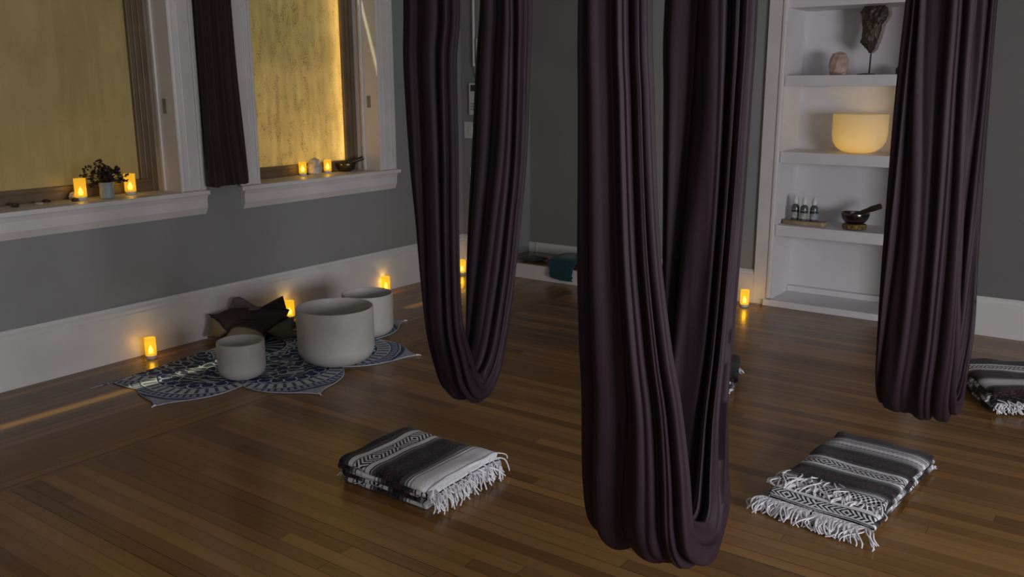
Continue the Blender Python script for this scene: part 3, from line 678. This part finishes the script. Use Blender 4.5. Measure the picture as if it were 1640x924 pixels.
def blanket(loc, rz, Lx, Wy, layers, t, sd, label, shift, ext, group, steps=(), wob=.010, side_fr=True, droop=.05, ps=0.0, fdrop=None, per=.46):
    """folded blanket: local +x is the fringed end, the ribbon zigzags upward in `layers` plies"""
    root = empty('folded_blanket', loc, label, 'blanket', group, rz)
    path = []; ends = []
    N = 40
    for k in range(layers):
        z = t*(k+.5); j0 = .014*n1(k*3.3+sd); j1 = .014*n1(k*5.1+sd+9)
        a, b = -Lx/2+t*.5, Lx/2-t*.5
        off = steps[k] if k < len(steps) else 0
        fwdir = (layers-1-k) % 2 == 0          # the top ply runs towards +x
        xs = [a+j0+(b+j1+(off if fwdir else 0)-a-j0)*i/N for i in range(N+1)]
        if not fwdir: xs = xs[::-1]
        lastk = k == layers-1
        if path:
            x0 = path[-1][0]; sg = 1 if not fwdir else -1
            for q in range(1, 8):
                an = -pi/2+pi*q/8
                path.append((x0+(xs[0]-x0)*q/8+sg*(t*.5)*cos(an), z-t*.5+t*.5*sin(an)))
        path += [(x, z) for x in xs]
        if lastk:
            x0 = xs[-1]
            for q in range(1, 16):
                f = q/15; path.append((x0+ext*sin(f*1.25)/sin(1.25), z-droop*f**2))
    # thickness ring
    bm = bmesh.new(); uvl = bm.loops.layers.uv.new('UVMap'); rings = []; ln = 0; us = []
    NW = 44; hw = Wy/2; ht = t*.47
    for i, (x, z) in enumerate(path):
        if i: ln += math.hypot(x-path[i-1][0], z-path[i-1][1])
        us.append(ln-(ps if z < t*(layers-1) else 0))
        p0 = path[max(0, i-1)]; p1 = path[min(len(path)-1, i+1)]
        tx, tz = p1[0]-p0[0], p1[1]-p0[1]; l_ = math.hypot(tx, tz) or 1; tx /= l_; tz /= l_; nx, nz = -tz, tx
        if nz < 0: nx, nz = -nx, -nz
        nrm = (nx, nz) if i == 0 or (nx*lastn[0]+nz*lastn[1]) >= 0 else (-nx, -nz)
        # keep orientation continuous along the ribbon
        cand = (-tz, tx); nrm = cand
        lastn = nrm; lay = min(layers-1, max(0, z/t-.5))
        lat = .013*n1(lay*1.7+sd*3)+.006*n1(ln*6+sd)
        ring = []; shr = 1-.02*abs(n1(lay*2.1+sd))
        for j in range(2*NW+12):
            if j <= NW: v = -1+2*j/NW; s_ = 1
            elif j < NW+6: v = 1; s_ = cos(pi*(j-NW)/6)
            elif j <= 2*NW+6: v = 1-2*(j-NW-6)/NW; s_ = -1
            else: v = -1; s_ = -cos(pi*(j-2*NW-6)/6)
            yb = v*(hw-ht)*shr
            if NW < j < NW+6: yb += ht*sin(pi*(j-NW)/6)
            if j > 2*NW+6: yb -= ht*sin(pi*(j-2*NW-6)/6)
            fac = s_*ht
            px = x+nrm[0]*fac; pz = z+nrm[1]*fac
            ww = wob*n2(px*9+sd, yb*9+lay*.15+sd)*(.3+.7*z/(layers*t))
            edge = max(0, abs(yb)/hw-.72)/.28
            pz += ww*.9-edge*edge*.008*z/t*.35
            px += .006*n2(yb*14+sd, lay*3)*(1 if abs(x) > Lx*.35 else .3)
            ring.append((bm.verts.new((px, yb+lat, max(.002, pz))), yb*1.0+(ht*2 if s_ < 0 else 0)))
        rings.append(ring)
    n = len(rings[0])
    for a in range(len(rings)-1):
        for j in range(n):
            k = (j+1) % n
            f = bm.faces.new((rings[a][j][0], rings[a+1][j][0], rings[a+1][k][0], rings[a][k][0]))
            for lp, uvv in zip(f.loops, ((us[a], rings[a][j][1]), (us[a+1], rings[a+1][j][1]), (us[a+1], rings[a+1][k][1]), (us[a], rings[a][k][1]))): lp[uvl].uv = (ln-uvv[0], uvv[1])
    bm.faces.new([v[0] for v in rings[0]][::-1]); bm.faces.new([v[0] for v in rings[-1]])
    topz = path[-1][1]; tipx = path[-1][0]; endy = [v[0].co.y for v in rings[-1]]
    obj('woven_cloth', bm, blanket_mat(shift, side_fr, per), root, autos=75)
    # fringe
    rnd = random.Random(int(sd*100)); fb = bmesh.new()
    def strand(x, y, z, reach, drop, spread, r=.0031, curl=.0):
        pts = []; ay = spread; dx = reach
        q1, q2 = rnd.uniform(-.012, .012), rnd.uniform(-.016, .016)
        for i in range(9):
            f = i/8; xx = x+dx*(1-(1-f)**1.7)*.9+curl*sin(f*4); zz = z-drop*f**1.3+.010*sin(f*pi)
            pts.append((xx, y+ay*f+q1*sin(f*pi)+q2*sin(f*2*pi), max(.004+rnd.random()*.003, zz)))
        tube(pts, r*rnd.uniform(.85, 1.25), 5, fb, taper=lambda u: 1-.25*u)
    ns = int(Wy/.0040)
    for i in range(ns):
        y = -hw*.97+2*hw*.97*i/(ns-1)+lat
        cl = round(i/4)*4; yc = (-hw*.97+2*hw*.97*cl/(ns-1)+lat-y)
        strand(tipx-.012, y, topz+.002, rnd.uniform(.025, .075), (fdrop or topz)*rnd.uniform(.55, 1.0), yc*.8+rnd.uniform(-.035, .035))
        if i % 3 == 0: strand(tipx-rnd.uniform(.03, .08), y, topz+.012, rnd.uniform(.04, .11), rnd.uniform(.0, .035), rnd.uniform(-.06, .06))
    if side_fr:
        obj('fringe', fb, M['yarn'], root); fb = bmesh.new()
        for fl_ in range(int(ns*2.0)):
            y = rnd.uniform(-hw*.98, hw*.98)+lat
            strand(Lx/2+.01+max(steps or (0,)), y, t*1.6, rnd.uniform(.03, .115), t*1.3, rnd.uniform(-.06, .06))
    obj('lower_fringe' if side_fr else 'fringe', fb, M['yarn'], root); fb = bmesh.new()
    for i in range(14):   # tail of the bottom ply at the far end
        strand(-Lx/2+.01, -hw+.03+rnd.random()*.06, t*.8, -rnd.uniform(.03, .06), t*.7, rnd.uniform(-.02, .01), .002)
    obj('tail_fringe', fb, M['yarn'], root)
    return root
gB = 'striped fringed blankets folded on the floor'
blanket((-2.205, 2.42, 0), 0, .44, .42, 5, .021, 2.3, 'folded black, grey and white striped blanket left of the nearest hammock, fringe to the right', .528, .05, gB, side_fr=False, droop=.030, per=.60)
blanket((-.775, 3.385, 0), rad(-95), .58, .39, 4, .019, 5.6, 'folded striped blanket in front of the right hammock, long white fringe toward the camera', .46, .02, gB, steps=(0, .12, 0, 0), droop=.012, ps=.330, fdrop=.026)
blanket((-.40, 4.86, 0), rad(-62), .50, .46, 5, .021, 8.1, 'folded striped blanket cut by the right edge of the frame', .28, .04, gB, side_fr=False, droop=.05)
blanket((-1.84, 4.16, 0), rad(200), .46, .42, 5, .020, 3.9, 'dark folded blanket almost hidden behind the nearest hammock', .10, .03, gB, side_fr=False, droop=.03)

# ------------------------------------------------------------------ things in the alcove
def heap(name, loc, rz, label, cat, mat, outline, h, sd):
    bm = bmesh.new(); fr = Matrix.Identity(4)
    puff(smooth_poly(outline, 8), h, Matrix.Translation((0, 0, h/2)), bm, 12, bend=lambda x, y: h*.10*n2(x*22+sd, y*22))
    o = obj(name, bm, mat, None, autos=80, loc=loc); o.rotation_euler.z = rz; return tag(o, label, cat)
M['darkcloth'] = cloth('dark_grey_cloth', C((.03, .035, .035)), C((.05, .055, .05)), .1)
M['maroon'] = cloth('maroon_cloth', C((.04, .010, .014)), C((.06, .016, .02)), .1)
heap('folded_mat', (-4.00, 5.90, .113), rad(4), 'low dark grey folded mat on the alcove floor', 'mat', M['darkcloth'], [(-.11, -.07), (.02, -.08), (.08, -.06), (.09, .05), (.0, .08), (-.10, .06)], .035, 2)
heap('cloth_bundle', (-3.83, 5.90, .113), rad(12), 'small maroon cloth bundle between the grey mat and teal towel', 'cloth', M['maroon'], [(-.035, -.04), (.03, -.04), (.035, .03), (-.03, .04)], .035, 5)
def towel():
    o = empty('teal_towel', (-3.64, 5.72, .0), 'teal towel draped over the white alcove riser', 'towel')
    bm = bmesh.new(); path = [(.36, .150), (.26, .172), (.14, .182), (.05, .180), (.005, .165), (-.022, .135), (-.030, .10), (-.034, .065), (-.032, .035)]
    rings = []; n = 60
    K = 50
    for i in range(K+1):
        p = cr(path, i/K); q = cr(path, min(1, i/K+.01)); p_ = cr(path, max(0, i/K-.01)); tx, tz = q[0]-p_[0], q[1]-p_[1]; l_ = math.hypot(tx, tz); nx, nz = tz/l_, -tx/l_
        if nz < 0 and nx > -.2: nx, nz = -nx, -nz
        nx, nz = -abs(nx) if p[0] < .1 else nx, abs(nz)
        half = .125-.02*(i/K)+.006*n1(i*.3); ring = []
        th = .022 if p[0] > -.0 else .012
        for j in range(n):
            a = 2*pi*j/n; u = math.copysign(abs(cos(a))**.5, cos(a)); v = math.copysign(abs(sin(a))**.8, sin(a))
            w_ = .006*n1(u*4+i*.08)+.004*n1(u*11)
            xo = u*half+(.02*(i/K)); e = th*v+w_
            zz = p[1]+nz*e-(.02*(u < -.3)*(i/K)*0)
            ring.append(bm.verts.new((xo, p[0]+nx*e, zz+(.018*max(0, -u) if i > K*.7 else 0)*(i/K-.7)/.3)))
        rings.append(ring)
    for A, B in zip(rings, rings[1:]):
        for j in range(n): bm.faces.new((A[j], A[(j+1) % n], B[(j+1) % n], B[j]))
    bm.faces.new(rings[0][::-1]); bm.faces.new(rings[-1])
    obj('towel_cloth', bm, M['teal'], o, autos=80)
    obj('pale_lining', boxes((-.135, -.12, .02, .30, .116, .16)), M['greyl'], o, smooth=True, bevel=.006)
towel()
tw = bpy.data.objects['towel_cloth']

# ------------------------------------------------------------------ sill things
def rock(name, loc, rx, ry, rz_, sd, mat, label, cat, sides=7, pointed=.5, group=None):
    bm = bmesh.new(); prof = [(.78, 0), (.98, .12), (1.0, .40), (.90, .66), (.55*(1-pointed)+.30, .88), (.06, 1.0)]
    rings = []
    for k, (r, z) in enumerate(prof):
        rings.append([bm.verts.new((rx*r*cos(2*pi*i/sides+sd+.15*k)*(1+.16*n1(i*2.1+k+sd)), ry*r*sin(2*pi*i/sides+sd+.15*k)*(1+.16*n1(i*1.7+k*1.3+sd)), rz_*(z+.05*n1(i*3.3+k+sd)*(0 < k < 5)))) for i in range(sides)])
    for A, B in zip(rings, rings[1:]):
        for i in range(sides): bm.faces.new((A[i], A[(i+1) % sides], B[(i+1) % sides], B[i]))
    bm.faces.new(rings[0][::-1]); bm.faces.new(rings[-1])
    o = obj(name, bm, mat, smooth=False, loc=loc); return tag(o, label, cat, group)
M['crys'] = noisy('cloudy_crystal', C((.42, .37, .31)), C((.60, .54, .46)), 30, .3, .4, 60)
M['rose'] = noisy('rose_crystal', C((.36, .25, .20)), C((.52, .38, .31)), 25, .4, .5, 60)
M['pebble'] = noisy('dark_pebble', C((.03, .018, .012)), C((.06, .035, .025)), 30, .5, .2)
M['amber'] = noisy('amber_stone', C((.5, .42, .28)), C((.65, .58, .42)), 30, .35, .2)
rock('rough_crystal', (-4.76, 4.268, SH), .052, .050, .118, 1.2, M['crys'], 'rough cloudy crystal between the two candles on the right sill', 'crystal', 8, .3)
rock('pebble', (-4.72, 2.20, SH), .018, .018, .022, .4, M['pebble'], 'tiny dark stone farthest left on the left sill', 'stone', 7, .2)
rock('pebble', (-4.79, 2.40, SH), .020, .018, .014, 2.4, M['pebble'], 'flat dark stone against the sash, between the two other dark stones', 'stone', 7, .2)
rock('pebble', (-4.70, 2.505, SH), .018, .018, .020, 3.4, M['pebble'], 'tiny dark stone just left of the left sill candle', 'stone', 7, .2)
rock('pale_stone', (-4.73, 2.325, SH), .030, .022, .012, 5.4, M['amber'], 'flat pale stone on the left sill', 'stone', 8, .1)
rock('amber_stone', (-4.775, 2.545, SH), .030, .030, .045, 4.4, M['amber'], 'small pale glowing stone behind the left sill candle', 'stone', 8, .2)
def metal_bowl(loc, r, label, stick_dir, cush=None, tilt=.5, mname='brass'):
    t = empty('small_singing_bowl', loc, label, 'bowl')
    z0 = 0
    if cush:
        obj('ring_cushion', lathe([(0, .004), (r*.6, 0), (r*.84, .008), (r*.88, .022), (r*.80, .036), (r*.5, .040), (0, .036)], 40), cush, t); z0 = .034
    pr_ = [(0, z0), (r*.45, z0), (r*.72, z0+r*.16), (r*.92, z0+r*.42), (r, z0+r*.72), (r*.99, z0+r*.80), (r*1.03, z0+r*.86), (r*.96, z0+r*.86), (r*.92, z0+r*.74), (r*.84, z0+r*.44), (r*.6, z0+r*.2), (0, z0+r*.10)]
    obj('bowl_body', lathe(pr_, 48), M[mname], t)
    d = Vector((stick_dir[0], stick_dir[1], 0)).normalized(); a = d*(-r*.55)+Vector((0, 0, z0+r*.50)); b = d*(r*1.75)+Vector((0, 0, z0+r*.50+r*2.3*tilt))
    mp = [a+(b-a)*(i/10) for i in range(11)]
    obj('mallet', tube(mp, r*.17, 14, taper=lambda u: .8 if u < .5 else (1.0 if u < .62 else 1.25)), M['darkwood'], t)
    return t
M['brass'] = noisy('dark_bronze', C((.10, .08, .05)), C((.17, .14, .09)), 15, .32, .1, 80, metal=1.0)
M['steel'] = noisy('hammered_dark_metal', C((.12, .105, .10)), C((.20, .18, .17)), 40, .2, .3, 70, metal=1.0)
M['darkwood'] = noisy('dark_wood', C((.028, .014, .010)), C((.045, .024, .016)), 12, .45, .1)
M['brocade'] = noisy('gold_brocade', C((.05, .02, .012)), C((.30, .20, .05)), 55, .6, .3, 120)
metal_bowl((-4.76, 4.565, SH), .072, 'small bronze singing bowl with wooden mallet on the right sill', (.5, .8), None, .34)

def vase():
    t = empty('potted_plant', (-4.675, 2.675, SH), 'small bushy plant in a pale blue ribbed vase between the left sill candles', 'potted plant')
    s_prof = [(0, 0), (.030, 0), (.036, .004), (.038, .03), (.036, .06), (.038, .086), (.040, .090), (.036, .090), (.033, .084), (.033, .03), (0, .012)]
    bm = lathe(s_prof, 60)
    for v in bm.verts:
        r = math.hypot(v.co.x, v.co.y)
        if r > .02: a = math.atan2(v.co.y, v.co.x); k = 1+.018*cos(a*15); v.co.x *= k; v.co.y *= k
    obj('vase', bm, noisy('pale_blue_ceramic', C((.27, .33, .34)), C((.33, .39, .40)), 6, .4, 0), t)
    obj('soil', lathe([(0, .080), (.034, .078)], 24), M['pebble'], t)
    rnd = random.Random(5)
    st = bmesh.new(); lf = bmesh.new()
    heads = []
    for k in range(74):
        a = rnd.uniform(0, 2*pi); rr = rnd.uniform(.01, .075); h = .10+rnd.random()*.075-.3*rr*rnd.random()
        heads.append(Vector((rr*cos(a), rr*sin(a)*1.1, h)))
    heads += [Vector(p) for p in ((-.01, -.10, .165), (0, -.085, .18), (0, -.13, .135), (.0, -.115, .13), (-.01, -.03, .205), (0, -.02, .195), (0, -.045, .185), (0, .0, .175), (0, .10, .10), (0, .125, .115), (0, .115, .09), (.0, -.09, .075), (.01, .06, .165), (0, .075, .15))]
    for hd in heads:
        b0 = Vector((rnd.uniform(-.015, .015), rnd.uniform(-.015, .015), .075)); mid = (b0+hd)/2+Vector((0, 0, .018))
        tube([b0, mid, hd], .0011, 5, st)
        for q in range(7):
            d = Vector((rnd.gauss(0, 1), rnd.gauss(0, 1), rnd.gauss(.2, .8))).normalized(); ll = rnd.uniform(.014, .023); c0 = hd-d*.002+Vector((rnd.gauss(0, .004), rnd.gauss(0, .004), rnd.gauss(0, .004)))
            s1 = d.orthogonal().normalized()*ll*.36; nn = d.cross(s1).normalized()*.0015
            vs = [lf.verts.new(c0), lf.verts.new(c0+d*ll*.5+s1+nn), lf.verts.new(c0+d*ll), lf.verts.new(c0+d*ll*.5-s1+nn), lf.verts.new(c0+d*ll*.5-nn)]
            lf.faces.new((vs[0], vs[1], vs[4])); lf.faces.new((vs[1], vs[2], vs[4])); lf.faces.new((vs[2], vs[3], vs[4])); lf.faces.new((vs[3], vs[0], vs[4]))
    obj('stem', st, M['pebble'], t)
    obj('foliage', lf, noisy('dark_red_green_leaf', C((.018, .026, .012)), C((.055, .022, .016)), 20, .5, 0), t, smooth=False)
vase()

# ------------------------------------------------------------------ shelf things
rock('rose_crystal', (-1.755, 6.13, 1.567), .062, .050, .150, 2.2, M['rose'], 'pale rose crystal point on the top niche shelf', 'crystal', 9, .25)
def amethyst():
    t = empty('mineral_slab', (-1.585, 6.14, 1.567), 'dark mineral slab on a thin rod stand on the top niche shelf', 'mineral')
    obj('stand_base', lathe([(0, 0), (.058, 0), (.058, .004), (.050, .008), (.010, .012), (0, .012)], 36), M['darkwood'], t)
    obj('rod', tube([(.018, 0, .008), (.020, 0, .17)], .005, 10), M['rope'], t)
    out = [(-.055, .37), (-.015, .385), (.005, .372), (.055, .378), (.082, .36), (.085, .32), (.07, .285), (.058, .27), (.05, .22), (.035, .16), (.02, .115), (-.005, .10), (-.03, .135), (-.058, .165), (-.05, .21), (-.056, .27), (-.062, .32), (-.07, .345)]
    outl = [(x*1.12+.012, (z-.10)*1.06+.135) for x, z in out]
    dense = []
    for i in range(len(outl)):
        p, q = outl[i], outl[(i+1) % len(outl)]
        for k in range(4):
            f = k/4; dense.append((p[0]+(q[0]-p[0])*f+.003*n1(i*4+k), p[1]+(q[1]-p[1])*f+.003*n1(i*7+k*2)))
    fr = Matrix(((1, 0, 0, 0), (0, 0, -1, 0), (0, 1, 0, 0), (0, 0, 0, 1)))
    bm = puff(dense, .06, fr, rings=10, bend=lambda x, y: .006*n2(x*60, y*60))
    obj('crystal_face', bm, noisy('dark_amethyst', C((.020, .013, .015)), C((.060, .045, .022)), 22, .5, .6, 90), t, smooth=False)
    rind = puff([(x*1.0+.016, z) for x, z in dense], .03, Matrix(((1, 0, 0, 0), (0, 0, -1, .022), (0, 1, 0, 0), (0, 0, 0, 1))), rings=6)
    obj('rind', rind, noisy('grey_rind', C((.16, .14, .13)), C((.24, .22, .2)), 20, .7, .3), t, smooth=False)
amethyst()
rock('dark_stone', (-1.375, 6.16, 1.567), .035, .03, .05, 2.9, M['darkcloth'], 'small dark stone on the top shelf beside the right hammock', 'stone', 8, .2)
# glowing crystal bowl with a candle inside
M['quartz_lit'] = None
s = NT('translucent_frosted_quartz'); s.t.nodes.remove(s.b)
tr = s.n('ShaderNodeBsdfTranslucent', {'Color': C((.95, .88, .74))}); df = s.n('ShaderNodeBsdfDiffuse', {'Color': C((.72, .68, .64))})
a_ = s.n('ShaderNodeMixShader', {0: .45, 1: tr.outputs[0], 2: df.outputs[0]}); s.t.links.new(a_.outputs[0], s.out.inputs[0]); M['quartz_lit'] = s.m
t = empty('glowing_crystal_bowl', (-1.60, 6.16, 1.066), 'frosted crystal bowl lit amber from inside on the middle niche shelf', 'bowl')
obj('bowl_body', lathe([(0, 0), (.055, 0), (.105, .010), (.143, .036), (.166, .076), (.173, .12), (.173, .250), (.168, .253)], 72), M['quartz_lit'], t, autos=60)
c_ = candle((-1.60, 6.12, 1.076), 'flameless candle glowing inside the frosted bowl on the shelf', None, .40, .024, .06)
# bottles on the wooden slab
t = empty('wood_slice', (-1.895, 6.095, .568), 'live-edge wooden slab under the spray bottles on the lowest niche shelf', 'board')
out = smooth_poly([(-.145, -.035), (-.05, -.055), (.05, -.050), (.13, -.045), (.148, .0), (.135, .045), (.03, .055), (-.09, .050), (-.15, .02)], 8)
bm = bmesh.new()
prism([(x, y) for x, y in out], 'z', 0, .028, bm)
obj('slab', bm, noisy('live_edge_wood', C((.22, .16, .09)), C((.34, .26, .16)), 9, .6, .2, 50), t, autos=50, bevel=.004)
def bottle(loc, label, band):
    t = empty('spray_bottle', loc, label, 'bottle', 'small spray bottles on the wooden slab')
    obj('bottle_glass', lathe([(0.0000, 0.0000), (0.0241, 0.0000), (0.0263, 0.0043), (0.0263, 0.0880), (0.0227, 0.0994), (0.0128, 0.1079), (0.0128, 0.1136), (0.0000, 0.1136)], 30), M['bglass'], t)
    obj('label_wrap', lathe([(0.0267, 0.0142), (0.0273, 0.0142), (0.0273, 0.0738), (0.0267, 0.0738)], 30), M[band], t)
    obj('label_band', lathe([(0.0274, 0.0540), (0.0278, 0.0540), (0.0278, 0.0710), (0.0274, 0.0710)], 30), M['screen'], t)
    obj('spray_cap', lathe([(0.0000, 0.1108), (0.0170, 0.1108), (0.0177, 0.1193), (0.0163, 0.1477), (0.0099, 0.1562), (0.0085, 0.1647), (0.0000, 0.1661)], 24), M['plastic'], t)
M['bglass'] = noisy('grey_green_glass', C((.06, .075, .072)), C((.10, .115, .11)), 9, .15, 0)
M['lab1'] = noisy('pale_green_label', C((.22, .25, .23)), C((.5, .52, .5)), 60, .6, 0)
M['lab2'] = noisy('pale_blue_label', C((.16, .18, .26)), C((.5, .5, .56)), 60, .6, 0)
bottle((-1.975, 6.115, .596), 'leftmost of the three small spray bottles on the shelf slab', 'lab1')
bottle((-1.905, 6.085, .596), 'middle one of the three small spray bottles on the shelf slab', 'lab1')
bottle((-1.842, 6.10, .596), 'rightmost small spray bottle, with the blue label band, on the shelf slab', 'lab2')
metal_bowl((-1.565, 6.085, .568), .090, 'dark metal singing bowl on a brocade cushion, lowest niche shelf', (.9, .0), M['brocade'], .42, 'steel')
